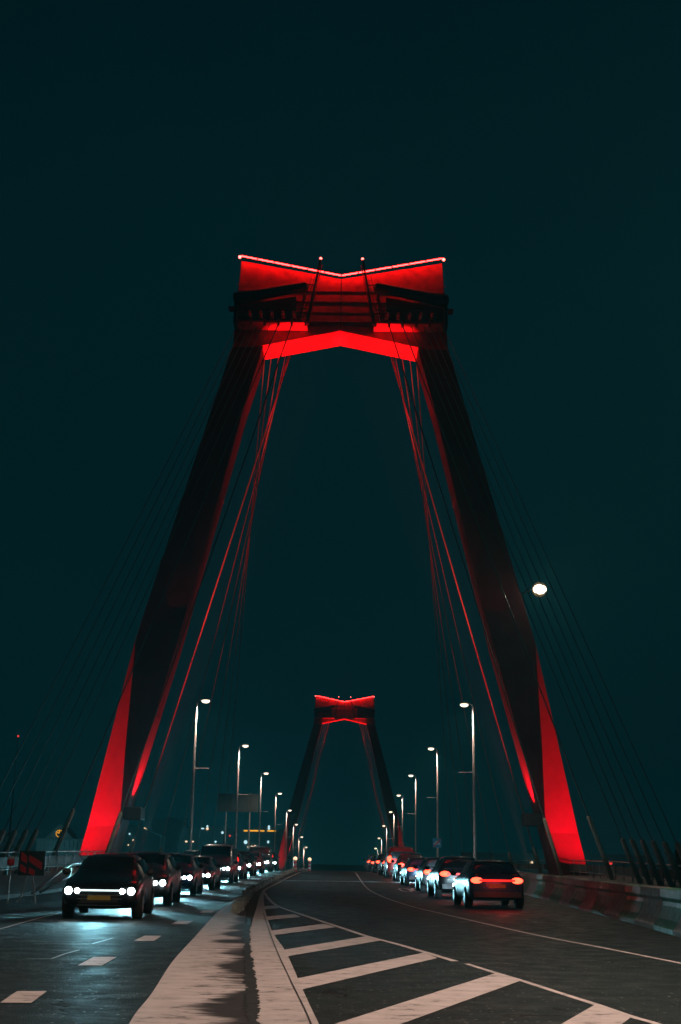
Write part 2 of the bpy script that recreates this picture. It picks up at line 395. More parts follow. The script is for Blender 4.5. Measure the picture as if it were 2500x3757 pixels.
# broken kerb of the median
mb = MB(); path = catmull([(-2.80, 34.0, 0), (-3.28, 43, 0), (-3.72, 52, 0), (-3.88, 62, 0), (-3.95, 80, 0), (-4.0, 100, 0), (-4.1, 150, 0)], 20)
y = 34.0; i = 0
def path_at(path, y):
    for a, b in zip(path, path[1:]):
        if a.y <= y <= b.y: t = (y-a.y)/max(1e-6, b.y-a.y); return a.x+(b.x-a.x)*t, (b.x-a.x)/(b.y-a.y)
    return path[-1].x, 0
while y < 148:
    L = random.uniform(.5, 1.05); x, sl = path_at(path, y+L/2); hgt = random.uniform(.15, .28); wd = random.uniform(.20, .32)
    c = (x+random.uniform(-.04, .04), y+L/2, dz(y)+hgt/2-.02)
    n0 = len(mb.v); mb.obox(c, (wd, L*random.uniform(.82, .97), hgt), rz=-math.atan(sl)+random.uniform(-.06, .06), rx=random.uniform(-.03, .03))
    for q in range(n0, len(mb.v)):
        v = mb.v[q]; mb.v[q] = (v[0]+random.uniform(-.035, .035), v[1]+random.uniform(-.05, .05), v[2]+(random.uniform(-.04, .03) if q-n0 >= 4 else 0))
    y += L
tag(mb.build('median_kerb', M['kerb'], bevel=.015), kind='structure')
# low earthy strip beside it
strip('median_strip', [(-2.70, 35), (-3.2, 43), (-3.62, 52), (-3.78, 62), (-3.85, 80), (-3.9, 100), (-4.0, 150)], [(-2.40, 35), (-2.95, 43), (-3.48, 52), (-3.62, 62), (-3.62, 80), (-3.65, 100), (-3.7, 150)], M['joint'], z=.012)

# ------------------------------------------------------------------ bridge tower
XC = -.85
def make_tower(Y0):
    t = empty('bridge_tower', (XC, Y0, 0), 'huge near red bridge tower with splayed legs and a glowing notched head', 'bridge tower', 'red towers carrying the bridge cables')
    RED_SHADED = M['red']
    D = 3.3
    O = [(-9, 21.7), (1.57, 19.4), (18.1, 15.9), (43.47, 9.15), (44.84, 9.06)]
    I = [(-9, 19.4), (0, 17.2), (5.2, 15.98), (17.8, 12.75), (38.1, 8.0), (42.27, 6.86)]
    F = [(-9, 17.2+1.6), (1.57, 16.9+.15), (3.7, 16.25), (10.3, 16.15), (15.7, 15.95), (18.1, 15.88)]
    def ip(T, z):
        for (a, p), (b, q) in zip(T, T[1:]):
            if z <= b: return p+(q-p)*(z-a)/(b-a)
        return T[-1][1]
    for sd in (-1, 1):
        rings = []
        for z in (-9, 0, 1.57, 3.7, 5.2, 7, 10.3, 13, 15.7, 18.1, 18.12, 24, 31, 38.1, 42.27, 43.3):
            o_, i_ = ip(O, z), ip(I, z)
            if z > 42.27: i_ = 6.86-(z-42.27)*.2
            f_ = ip(F, z) if z < 18.1 else o_
            w_ = o_-i_
            back = max(0., min(.95, (43-z)/25*.95))
            fo = (o_-f_)*.5
            if z >= 18.1: f_ = o_-.02; fo = .01
            rings.append([(sd*i_, back, z), (sd*f_, 0 if z < 43 else 0, z), (sd*o_, fo, z), (sd*o_, D, z), (sd*i_, D+back*.9, z)])
        lg = MB().loft(rings).build('leg', RED_SHADED, t)
        # collar box that carries the uplight, and the lower stub face
        MB().box((min(sd*14.75, sd*16.1), .6, 4.2), (max(sd*14.75, sd*16.1), 2.6, 5.15)).build('collar', M['black'], lg, bevel=.06)
        # weld seams
        for z in (12.2, 17.9, 30.5):
            zo, zi = ip(O, z), ip(I, z)
            MB().box((min(sd*(zi-.02), sd*(zi+.35)), .96*max(0, min(1, (43-z)/25))-.03, z), (max(sd*(zi-.02), sd*(zi+.35)), D+.5, z+.06)).build('seam', RED_SHADED, lg)
    # crossbeam / head, V notched on top, shallow arch beneath; folded at the middle
    for sd in (-1, 1):
        lower = [(0, 44.9), (6.64, 43.47), (6.86, 42.4)]
        outer = [(9.2, 43.2), (9.06, 44.84), (8.74, 51.5)]
        poly = lower+outer+[(0, 49.75)]
        # front shell steps back in horizontal bands
        bands = [(42.0, 45.75), (45.75, 46.62), (46.62, 47.6), (47.6, 48.55), (48.55, 52)]
        MB().loft([[(sd*u, .14+u*.015, z) for u, z in poly], [(sd*u, 3.1, z) for u, z in poly]]).build('crossbeam', M['red_lit'], t)
        pan = MB()
        for (a, b), y in zip(bands, (.02, .04, .06, .03, 0.0)):
            if a >= 48.5:
                p = [(0.01, a), (8.86, a), (8.72, 51.47), (0.01, 49.74)]
            elif a < 43:
                p = [(0.01, 44.92), (6.6, 43.5), (9.15, 43.25), (9.02, b), (0.01, b)]
            else: p = [(0.01, a), (9.05-(a-45)*.05, a), (9.05-(b-45)*.05, b), (0.01, b)]
            # each panel leans slightly: lower lip proud
            lo = min(q[1] for q in p); hi = max(q[1] for q in p)
            fr = [(sd*u, y-.10*(1-(z-lo)/(hi-lo))+u*.012, z) for u, z in p]
            bk = [(sd*u, .2+u*.015, z) for u, z in p]
            pan.loft([fr, bk])
        pan.build('front_panel', M['red_lit'], t)
        MB().box((min(0, sd*.05), -.16, 44.95), (max(0, sd*.05), 0.0, 49.7)).build('centre_rib', RED_SHADED, t)
        # strip light on the top edge
        n = 6
        hs = MB(); ls = MB()
        for k in range(n):
            a, b = k/n, (k+1)/n
            def pt(q): return (sd*8.72*q, -.62, 49.80+1.76*q)
            A = Vector(pt(a+.006)); B = Vector(pt(b-.006))
            ls.tube([A, B], .055, 8)
            hs.tube([A+Vector((0, .02, .11)), B+Vector((0, .02, .11))], .06, 6)
            for q in (.2, .8):
                P_ = A.lerp(B, q); hs.tube([P_+Vector((0, .0, .12)), P_+Vector((0, .7, .10))], .03, 5)
        li = hs.build('light_rail', M['black'], t); ls.build('strip_light', M['striplight'], li)
        MB().ball((sd*8.8, -.6, 51.45), .14).build('beacon', M['beacon'], t)
        # fat rounded beam below the strip, its end rounded
        a, b = Vector((sd*3.05, -1.35, 48.38)), Vector((sd*8.95, -1.35, 47.15))
        rc = MB(); dd = (b-a).normalized()
        rc.tube([a-dd*.27, a-dd*.22, a-dd*.1, a, a.lerp(b, .5), b, b+dd*.2], [.08, .24, .36, .40, .47, .56, .3], 16)
        rb = rc.build('roller_beam', M['black'], t, smooth=True)
        for q in (.05, .95): MB().ball(tuple(a.lerp(b, q)+Vector((0, 0, .44))), .08).build('lug', M['black'], rb)
        MB().prism([(sd*3.85, 47.9), (sd*8.8, 46.9), (sd*8.8, 44.95), (sd*3.85, 44.95)], -.42, -.05).build('recess_shade_panel', M['black'], t)  # black panel painting the shade of the recess under the beam
        # side cheeks closing the recess
        MB().prism([(sd*8.75, 47.3), (sd*9.0, 47.3), (sd*9.05, 44.9), (sd*8.8, 44.9)], -1.5, .1).build('cheek', M['black'], t)
        MB().prism([(sd*3.2, 48.1), (sd*3.0, 48.1), (sd*3.42, 44.95), (sd*3.75, 44.95)], -.75, -.02).build('recess_jamb', M['red_lit'], t)
        # anchorage platform with railing and brackets
        MB().box((min(sd*2.82, sd*8.7), -1.75, 44.86), (max(sd*2.82, sd*8.7), -.02, 45.02)).build('platform', M['red_lit'], t)
        rl = MB()
        for zz in (45.4, 45.78, 46.12): rl.tube([(sd*2.85, -1.7, zz), (sd*8.65, -1.7, zz)], .03, 6)
        for k in range(9): x = 2.85+k*.725; rl.tube([(sd*x, -1.7, 45.0), (sd*x, -1.7, 46.12)], .028, 6)
        rl.build('platform_railing', M['black'], t)
        for k, u in enumerate((2.92, 4.08, 5.21, 6.37, 7.49, 8.60)):
            br = MB().box((sd*u-.10, -1.98, 44.45), (sd*u+.10, -1.74, 45.05)).build('anchor_bracket', M['red_lit'], t, bevel=.02)
        for k in range(5):
            x = 3.9+k*.95
            MB().tube([(sd*x, -1.0, 45.4), (sd*(x+.1), -.35, 46.4)], .17, 10).build('anchor_sleeve', RED_SHADED, t)
        # leaning access mast with ladder wires and lamp on top
        ms = MB().tube([(sd*1.82, -1.0, 51.1), (sd*2.85, -1.2, 45.0)], [.09, .13], 10).build('mast', M['black'], t)
        MB().tube([(sd*(1.82-.12), -1.0, 50.6), (sd*(2.85-.15), -1.2, 45.0)], .05, 6).build('mast_lit_edge', M['red_lit'], ms)  # red tube standing in for the lit edge of the dark mast
        MB().ball((sd*1.80, -1.0, 51.2), .12).build('mast_beacon', M['beacon'], ms)
        ld = MB()
        for q in (.35, .62): ld.tube([(sd*(1.9+q), -.95, 49.6), (sd*(2.95+q*.9), -1.15, 45.2)], .022, 5)
        for k in range(9):
            z = 45.6+k*.45; f_ = (49.6-z)/4.4
            ld.tube([(sd*(2.25+f_*1.0), -1.0, z), (sd*(2.52+f_*1.0), -1.0, z)], .02, 5)
        for z in (47.0, 48.7):
            f_ = (51.1-z)/6.1; ld.tube([(sd*(1.82+f_*1.03), -1.0, z), (sd*(2.5+f_*1.03), -1.1, z+.02)], .045, 6)
        ld.build('ladder', M['black'], t)
        # pipes that show as thin lines at the outer edge
        MB().tube([(sd*9.02, -.18, 49.08), (sd*6.44, -.18, 48.56)], .035, 6).build('pipe', M['red_lit'], t)
        MB().box((min(sd*9.0, sd*9.6), -.5, 46.72), (max(sd*9.0, sd*9.6), .4, 46.86)).build('outer_ledge', M['red_lit'], t)
        # red uplights: on the collar for inner face and soffit
        light('SPOT', 'soffit_light', (sd*14.2, 1.6, 5.7), 215000, (1, .002, .035), t, aim=(sd*3.5, 1.75, 43.9), size=.2, angle=R(11.5), blend=.3)
        light('SPOT', 'collar_light', (sd*15.15, 2.1, 5.3), 10000, (1, .01, .03), t, aim=(sd*15.1, 2.6, 8.3), size=.2, angle=R(76), blend=1.0)
        light('SPOT', 'cable_light', (sd*16.2, 9.5, 1.5), 200000, (1, .07, .05), t, aim=(sd*5.5, 3.9, 40), size=.2, angle=R(13), blend=.6)
        light('SPOT', 'leg_flood', (sd*26.5, -2.2, .2), 40000, (1, .002, .018), t, aim=(sd*17.2, .8, 7.0), size=.05, angle=R(60), blend=.8)
        fl = MB().obox((sd*26.7, -2.6, -.15), (.6, .4, .45), rz=sd*.9); fl.box((sd*26.7-.05, -2.65, -9), (sd*26.7+.05, -2.55, -.3)); fl.build('floodlight', M['black'], t)
        MB().box((min(sd*25.45, sd*25.5), -4.0, -.4), (max(sd*25.45, sd*25.5), -2.06, 2.6)).build('added_light_blocker', M['matt_black'], t)  # unseen plate added to keep the flood off the opposite leg
    return t
tower = make_tower(96.5)
far = copy_tree(tower); far.location = (-.2, 370, -2.4)
for c in [x for x in COL.objects if x.parent == far and x.name.startswith('leg_flood')]:
    c.data = c.data.copy(); c.data.energy = 14000
far['label'] = 'small distant red bridge tower seen through the opening of the near one'

# ------------------------------------------------------------------ stay cables
CG = 'stay cables of the bridge'
ordn = ['first', 'second', 'third', 'fourth', 'fifth', 'sixth', 'seventh', 'eighth']
def cable(top, bot, r, label, sock=3.3, mt='cable'):
    top, bot = Vector(top), Vector(bot); d = (top-bot).normalized()
    t = empty('stay_cable', bot, label, 'cable', CG)
    tl, bl = top-bot, Vector((0, 0, 0))
    n = 8; pts = []
    for k in range(n+1):
        q = k/n; p = bl.lerp(tl, q); p.z -= math.sin(math.pi*q)*(tl.length*.0006); pts.append(p)
    MB().tube(pts, r, 8).build('strand', M[mt], t, smooth=True)
    sc = MB().tube([d*-.6, d*(sock-.12), d*sock], [.15, .15, .09], 12).build('socket', M['socket'], t, smooth=True)
    return t
for Y0, zo, xo, nm in ((96.5, 0, XC, 'near'), (370, -2.4, -.2, 'far')):
    for sd, sn in ((-1, 'left'), (1, 'right')):
        backs = [(4.08, 94.0, 17.0), (5.21, 80.6, 17.9)] + [(5.9+k*.54, 73.1-2.37*k, 17.9) for k in range(6)]
        for k, (u, yb, xb) in enumerate(backs):
            yb2 = yb+(Y0-96.5)
            w_ = 'thin cable' if k < 2 else 'thick-socketed cable'
            cable((xo+sd*u, Y0-1.9, 44.6+zo), (xo+sd*xb, yb2, dz(yb2)-.1), .028 if k > 1 else .05, f'{ordn[k]} {w_} outward from the {sn} leg of the {nm} tower, on the camera side', 3.1 if k > 1 else 4.5, 'cable_shaded')
        fores = [(4.25, 109.5), (4.45, 127), (4.7, 142), (5.3, 160), (6.0, 178), (6.6, 196)]
        for k, (u, yb) in enumerate(fores):
            yb2 = yb+(Y0-96.5)
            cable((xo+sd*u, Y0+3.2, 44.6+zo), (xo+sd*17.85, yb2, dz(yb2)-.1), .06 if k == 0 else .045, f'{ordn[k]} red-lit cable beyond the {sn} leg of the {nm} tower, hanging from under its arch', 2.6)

# ------------------------------------------------------------------ street lamps
def make_lamp():
    t = empty('street_lamp', (0, 0, 0), 'x', 'street lamp', 'street lamps along both sides of the bridge')
    MB().tube([(0, 0, 0), (0, 0, .9), (0, 0, .95), (0, 0, 6), (0, 0, 11.6)], [.14, .14, .11, .095, .06], 12).build('pole', M['pole'], t, smooth=True)
    MB().tube([(0, 0, 11.5), (.06, 0, 11.72), (.22, 0, 11.8), (.42, 0, 11.82)], [.05, .045, .04, .04], 8).build('arm', M['pole'], t, smooth=True)
    hd = MB().ball((.62, 0, 11.86), .33, 14, (1.0, .62, .32)).build('luminaire', M['pole'], t, smooth=True)
    MB().ball((.62, 0, 11.74), .30, 14, (1, .75, .5)).build('diffuser', M['lamp'], hd, smooth=True)
    MB().tube([(0, 0, 7.0), (1.05, 0, 7.0)], .025, 6).build('banner_arm', M['pole'], t)
    light('SPOT', 'lamp_light', (.62, 0, 11.54), 1500, (1.0, .75, .60), t, aim=(.9, 0, 0), size=.12, angle=R(150), blend=.5)
    return t
lamp0 = make_lamp(); first = True
for sd, sn, X in ((-1, 'left', -10.65), (1, 'right', 9.15)):
    for k in range(8):
        Y = 88.5+36*k
        o = lamp0 if first else copy_tree(lamp0); first = False
        o.location = (X+(.1 if k % 3 == 1 else 0), Y, dz(Y)+.13); o.rotation_euler = (0, 0, 0 if sd < 0 else math.pi)
        o['label'] = f'{ordn[k]} lit street lamp of the {sn} row, counting away from the camera'
# bright lamp on a bracket high on the outside of the right tower leg
t = empty('leg_lamp', (14.0, 97.2, 22.2), 'brightest lamp, warm white, high on the outer side of the right near tower leg', 'lamp')
MB().tube([(-.3, 0, -.3), (.5, -.6, .35), (1.3, -.75, .42)], .06, 8).build('bracket', M['black'], t, smooth=True)
hd = MB().tube([(1.42, -.55, .46), (1.42, -.75, .42), (1.42, -.95, .36)], [.25, .44, .46], 16).build('housing', M['black'], t, smooth=True)
MB().tube([(1.42, -.93, .36), (1.42, -1.0, .34)], [.50, .60], 24).build('reflector', M['dish_glow'], hd, smooth=True)  # glows faintly to paint a halo round the lens; no source itself
MB().ball((1.42, -1.1, .33), .46, 16, (1.15, .35, .85)).build('lens', M['bright_lens'], hd, smooth=True)
light('SPOT', 'lamp_light', (1.42, -1.25, .3), 4500, (1.0, .84, .62), t, aim=(2.2, -40, -22), size=.3, angle=R(130), blend=.6)
light('POINT', 'spill_light', (1.2, -2.2, .0), 60, (1.0, .6, .5), t, size=.3)
# lamps of the same rows beside and behind the camera, outside the frame, that light the foreground
for (X, Y, rz, p) in ((9.15, 13.5, math.pi, 8000), (-10.65, 16.5, 0, 1500), (9.15, -22, math.pi, 5000)):
    o = copy_tree(lamp0); o.location = (X, Y, .13); o.rotation_euler = (0, 0, rz)
    o['label'] = {8000: 'street lamp of the right row standing just outside the picture beside the camera', 1500: 'street lamp of the left row standing just outside the picture beside the camera', 5000: 'street lamp of the right row standing behind the camera'}[p]
    for c in [x for x in COL.objects if x.parent == o and x.type == 'LIGHT']:
        c.data = c.data.copy(); c.data.energy = p

# ------------------------------------------------------------------ moulded barrier on the right
BX = catmull([(6.7, 18, 0), (6.95, 24, 0), (7.35, 30, 0), (7.75, 38, 0), (8.0, 45, 0), (8.2, 55, 0), (8.35, 70, 0), (8.45, 150, 0)], 10)
prof = [(-.36, 0), (-.36, .10), (-.24, .26), (-.13, .52), (-.12, .62), (-.17, .70), (-.17, .88), (-.10, .90), (.15, .90), (.17, .88), (.17, 0)]
def block(y0, y1, mat, label, group, nm='barrier_block'):
    x0, _ = path_at(BX, y0)
    t = Vector((x0, y0, dz(y0)))
    rings = []
    for q in range(5):
        y = y0+(y1-y0)*q/4; x, sl = path_at(BX, y)
        sw = 1.0+ (.05 if mat is M['pale'] and q in (0, 4) else 0)
        rings.append([(x-x0+px, y-y0, pz+dz(y)-t.z-(.0 if pz else .02)) for px, pz in prof])
    o = MB().loft(rings).build(nm, mat, None, bevel=.012); o.location = t
    return tag(o, label, 'barrier', group)
y = 19.15; k = 0
while y < 65:
    block(y+.012, y+2.45, M['pale'], f'{(ordn+["ninth","tenth"])[k]} pale concrete block of the traffic barrier from the right edge', 'pale barrier blocks')
    block(y+2.47, y+4.80, M['green'], f'{(ordn+["ninth","tenth"])[k]} dark green block of the traffic barrier from the right edge', 'green barrier blocks')
    y += 4.82; k += 1
# sheeting hung over the barrier further on
mb = MB(); rings = []; yy = y+.1
tp = []
N = 330
for i in range(N+1):
    q = yy+(150-yy)*i/N; x, _ = path_at(BX, q); wv = .045*math.sin(i*1.9)+.03*math.sin(i*.83+1)
    z = dz(q)
    tp.append([(x-.42+wv*1.3, q, z+.06), (x-.30+wv, q, z+.5), (x-.23+wv*.3, q, z+.93), (x-.18, q, z+.985), (x+.2, q, z+.985), (x+.24, q, z+.9), (x+.26, q, z+.06)])
mb.loft(tp)
tag(mb.build('barrier_sheeting', M['sheet'], smooth=False), 'pale pleated sheeting draped over the far stretch of the traffic barrier', 'sheeting')

# ------------------------------------------------------------------ railings
def railing(x, y0, y1, step, htop, label, refl=True, panels=True, name='railing'):
    t = empty(name, (x, y0, dz(y0)), label, 'railing')
    ys = frange(y0, y1, step)
    def z(y): return dz(y)-dz(y0)
    MB().tube([(0, y-y0, z(y)+htop) for y in ys], .045, 8).build('top_rail', M['rail'], t, smooth=True)
    MB().tube([(0, y-y0, z(y)+.42) for y in ys], .03, 6).build('lower_rail', M['rail'], t, smooth=True)
    if panels:
        rp = []
        for y in ys: rp.append([(-.01, y-y0, z(y)+.5), (.01, y-y0, z(y)+.5), (.01, y-y0, z(y)+htop-.25), (-.01, y-y0, z(y)+htop-.25)])
        MB().loft(rp).build('mesh_panel', M['railpanel'], t)
    for y in ys:
        p = MB().box((-.035, y-y0-.035, z(y)+.1), (.035, y-y0+.035, z(y)+htop)).build('post', M['rail'], t)
        if refl: MB().ball((.06*(1 if x < 0 else -1), y-y0-.05, z(y)+htop-.22), .06, 8).build('reflector', M['white'], p)
    return t
railing(-18.3, 60, 134, 2.4, 1.32, 'long teal-lit railing with round reflectors along the far left walkway')
railing(-18.3, 44, 57.6, 2.4, 0.95, 'lower short railing at the left edge of the picture, before the long one')
railing(17.2, 40, 130, 2.4, 1.22, 'dark railing behind the green and white barrier on the right', refl=False)
t = empty('guardrail', (-10.4, 46, .13), 'two-rail steel guard rail with sloping end on the left, below the long railing', 'guard rail')
for zz, off in ((.92, 0), (.62, 1.2)):
    ys = frange(49+off, 120, 4)
    MB().tube([(0, -3+off, .05)]+[(0, 1.2+off, zz*.8)]+[(0, y-46, zz+dz(y)) for y in ys], .045, 8).build('rail', M['rail'], t, smooth=True)
for y in frange(49, 117, 4): MB().box((-.07, y-46-.04, dz(y)), (-.03, y-46+.04, dz(y)+.9)).build('post', M['rail'], t)
for y in frange(52, 92, 2.0): MB().box((.05, y-46-.5, dz(y)+.68), (.06, y-46+.5, dz(y)+.84)).build('reflector_strip', M['white'], t)

# ------------------------------------------------------------------ signs, posts
t = empty('chevron_sign', (-9.45, 38.6, 0), 'tilted board of red arrow chevrons at the road edge on the far left', 'chevron sign', rz=R(4))
MB().tube([(-.28, .08, 0), (-.05, .08, .9)], .025, 8).build('leg', M['pole'], t)
MB().tube([(.22, .08, 0), (.05, .08, .9)], .025, 8).build('leg', M['pole'], t)
bd = MB().box((-.36, 0, .80), (.42, .03, 1.52)).build('board', M['greyboard'], t)
for pts in ([(-.30, 1.25), (-.12, 1.15), (-.12, 1.36), (-.30, 1.50)], [(-.06, 1.22), (.18, 1.06), (.34, .98), (.34, 1.18), (.18, 1.28), (-.06, 1.40)],
            [(-.30, .94), (-.12, .86), (-.12, 1.02), (-.30, 1.14)], [(-.04, .86), (.14, .80), (.14, .95), (-.04, 1.04)]):
    MB().prism([(a, b) for a, b in pts], -.012, -.001).build('chevron', M['redboard'], bd)
t = empty('warning_lantern', (-9.95, 38.2, 0), 'red warning lantern with white cap left of the chevron board', 'lantern')
MB().tube([(0, 0, 0), (0, 0, 1.08)], .02, 6).build('stake', M['pole'], t)
MB().tube([(0, 0, 1.08), (0, 0, 1.1), (0, 0, 1.26), (0, 0, 1.28)], [.06, .11, .11, .09], 12).build('lens', M['redboard'], t, smooth=True)
MB().tube([(0, 0, 1.28), (0, 0, 1.36)], [.11, .08], 12).build('cap', M['white'], t)
# end-of-expressway sign on the second right lamp pole
SY = 124.5
t = empty('road_sign', (9.15, SY-.2, dz(SY)), 'small blue road sign with white car symbol and diagonal bar on a right lamp pole', 'road sign')
bd = MB().box((-.42, -.03, 2.35), (.42, 0, 3.2)).build('board', M['blue'], t, bevel=.01)
MB().prism([(-.32, 2.62), (-.32, 2.76), (-.2, 2.8), (-.12, 2.98), (.12, 2.98), (.2, 2.8), (.32, 2.76), (.32, 2.62)], -.045, -.033).build('car_symbol', M['white'], bd)
MB().prism([(-.37, 2.40), (-.30, 2.38), (.38, 3.08), (.36, 3.16), (.30, 3.16)], -.056, -.047).build('diagonal_bar', M['redboard'], bd)
# striped bollards at the tip of the median
for (X, Y, l) in ((-3.9, 104, 'red and white striped bollard on the median end, nearer of the two'), (-3.1, 118, 'red and white striped bollard on the median end, farther of the two')):
    t = empty('bollard', (X, Y, dz(Y)), l, 'bollard', 'striped bollards on the median')
    for k in range(6): MB().tube([(0, 0, .16*k), (0, 0, .16*(k+1))], .13, 12).build('band', M['redboard'] if k % 2 == 0 else M['white'], t)
    MB().ball((0, 0, 1.02), .17, 10).build('top_light', M['winw'], t)
# overhead direction panel seen from behind
t = empty('gantry_sign', (-12.2, 165, dz(165)), 'large unlit grey panel on two tall posts, left of the distant tower', 'sign panel')
MB().box((-4.3, 0, 7.3), (-.3, .12, 9.6)).build('panel', M['greyboard'], t)
MB().box((-.28, -.02, 7.3), (1.0, .1, 9.6)).build('panel', M['greyboard'], t)
for x in (-3.2, -.1): MB().tube([(x, .25, -.2), (x, .25, 9.7)], .09, 10).build('post', M['pole'], t)

# ------------------------------------------------------------------ far buildings
t = empty('station_building', (-89.6, 400, -9), 'pale stone station with a gable and colonnade far on the left, its clock glowing orange', 'station')
wl = MB().prism([(-7.2, 0), (8.0, 0), (8.0, 15.8), (4.5, 15.8), (3.2, 16.6), (1.6, 18.6), (.2, 20.0), (-.2, 20.0), (-1.6, 18.6), (-3.2, 16.6), (-4.5, 15.8), (-7.2, 15.8)], 0, 12).build('wall', M['build'], t)
MB().box((-7.4, -.5, 15.3), (8.2, 0, 15.95)).build('cornice', M['stone'], t)
MB().loft([[(-4.4, -.3, 15.95), (-4.0, -.3, 15.95), (-.1, -.3, 20.2), (-.1, -.3, 20.6)], [(-4.4, 0, 15.95), (-4.0, 0, 15.95), (-.1, 0, 20.2), (-.1, 0, 20.6)]]).build('gable_edge', M['stone'], t)
MB().loft([[(4.4, -.3, 15.95), (4.0, -.3, 15.95), (.1, -.3, 20.2), (.1, -.3, 20.6)], [(4.4, 0, 15.95), (4.0, 0, 15.95), (.1, 0, 20.2), (.1, 0, 20.6)]]).build('gable_edge', M['stone'], t)
for x in [-6.7, -5.6, -4.4, -3.1, -1.6, 0, 1.6, 3.1, 4.4, 5.6, 6.7]:
    MB().box((x-.28, -.4, 8), (x+.28, 0, 15.3)).build('column', M['stone'], t)
ck = MB().tube([(.0, -.05, 17.5), (.0, -.35, 17.5)], 1.15, 24).build('clock', M['black'], t)
for k in range(12):
    a = k*math.pi/6
    MB().ball((1.0*math.sin(a), -.4, 17.5+1.0*math.cos(a)), .17, 8, (1, .4, 1.1)).build('hour_mark', M['amber'], ck)
MB().obox((-.32, -.42, 17.65), (.75, .06, .16), ry=R(20)).build('hand', M['amber'], ck)
MB().obox((-.05, -.42, 17.95), (.14, .06, .8)).build('hand', M['amber'], ck)
light('POINT', 'added_facade_fill', (0, -14, 9), 1600, (.25, .9, 1.0), t, size=1.0)  # added teal light that brightens the station front
def building(x, y, w_, d_, h_, lights, label, roof='flat'):
    t = empty('distant_building', (x, y, -9), label, 'building', 'buildings on the far bank')
    if roof == 'gable': poly = [(-w_/2, 0), (w_/2, 0), (w_/2, h_*.8), (0, h_), (-w_/2, h_*.8)]
    else: poly = [(-w_/2, 0), (w_/2, 0), (w_/2, h_), (w_*.2, h_), (w_*.2, h_+1.1), (-w_*.1, h_+1.1), (-w_*.1, h_), (-w_/2, h_)]
    MB().prism(poly, 0, d_).build('wall', M['build'], t)
    light('POINT', 'added_facade_fill', (0, -24, h_*.7), 26*w_, (.12, .9, 1.0), t, size=2.0)  # added light lifting the dark walls off the sky; no lamp stands here
    for (lx, lz, sx, sz, m) in lights:
        if sx <= .6: MB().ball((lx-x, -.25, lz+9), max(sx, sz)*.9, 8, (1, .4, 1)).build('window', M[m], t)
        else: MB().box((lx-x-sx/2, -.15, lz+9-sz/2), (lx-x+sx/2, .05, lz+9+sz/2)).build('window', M[m], t)
    return t
# (pixel column, row) of small lights turned into metres at their own distance
def wpt(px, py, Y): return ((px-790)/2823*Y*1.0, CAMH+(1982-(790-px)*.0157-py)/2823*Y*1.04)
def lights(l, Y, ox):
    o = []
    for (a, b, s1, s2, m) in l:
        x, z = wpt(a/4.166+ox, b/4.166+1850.6, Y); o.append((x, z, s1, s2, m))
    return o
building(-88, 520, 26, 14, 24, lights([(1168, 310, .3, .3, 'winw'), (1202, 358, .6, .6, 'winw'), (1237, 358, .5, .5, 'winw'), (1308, 308, .4, .4, 'winc'), (1302, 403, .3, .3, 'winw'), (1345, 362, .4, .4, 'winw')], 520, 0), 'dark far house with a few warm round lights, just right of the left red leg', 'gable')
building(-78, 560, 14, 14, 27, lights([(1445, 260, .45, .45, 'winw'), (1458, 270, .45, .45, 'winw'), (1467, 310, .6, .6, 'winw'), (1440, 355, .45, .45, 'winw'), (1472, 362, .6, .6, 'winw'), (1438, 405, .45, .45, 'winw'), (1468, 405, .6, .6, 'winw'), (1450, 390, .4, .4, 'winw')], 560, 0), 'dark narrow far tower block with a column of warm lights')
building(-55, 540, 30, 14, 23, lights([(458, 243, .5, .5, 'winc'), (458, 264, .5, .6, 'winw'), (415, 262, 1.2, .5, 'winc'), (268, 374, .9, .6, 'winw'), (307, 378, .35, .35, 'winw'), (330, 374, .7, .5, 'winw'), (540, 376, .4, .5, 'winc'), (600, 298, .3, .6, 'winc')], 540, 376.4), 'wide dark far building with scattered white windows between the lamp rows')
building(-33, 500, 26, 14, 22, lights([(670, 325, .4, .3, 'winr'), (818, 380, .55, .8, 'winc'), (846, 422, .45, .45, 'winw'), (876, 418, .4, .4, 'winw'), (907, 418, .6, .6, 'winw'), (1030, 246, .5, .5, 'winc'), (1030, 264, .4, .5, 'winc'), (1027, 379, .7, .9, 'winc'),
    (815, 282, 1.5, .5, 'amber'), (888, 282, 3.8, .5, 'amber'), (965, 283, 2.0, .45, 'amber'), (1055, 284, 3.4, .45, 'amber')], 500, 376.4), 'dark far building crossed by a long row of orange-lit windows')
building(-22, 450, 6, 10, 20, lights([(1240, 291, 2.0, .45, 'amber')], 450, 376.4), 'small dark far building with one short orange light bar')
building(70, 420, 60, 14, 14, [(24.5, 3.2, .4, .4, 'winw'), (45, 1.2, .35, .35, 'winw'), (62, 2.0, .5, .5, 'winw'), (88, 2.2, .6, .5, 'winr')], 'low dark far building behind the right railing')

t = empty('radio_mast', (-158, 600, -9), 'thin far mast with one small red light, high at the left edge', 'mast')
MB().tube([(0, 0, 0), (0, 0, 66)], [.5, .15], 6).build('pole', M['black'], t); MB().ball((0, 0, 66.3), .55, 8).build('top_light', M['winr'], t)
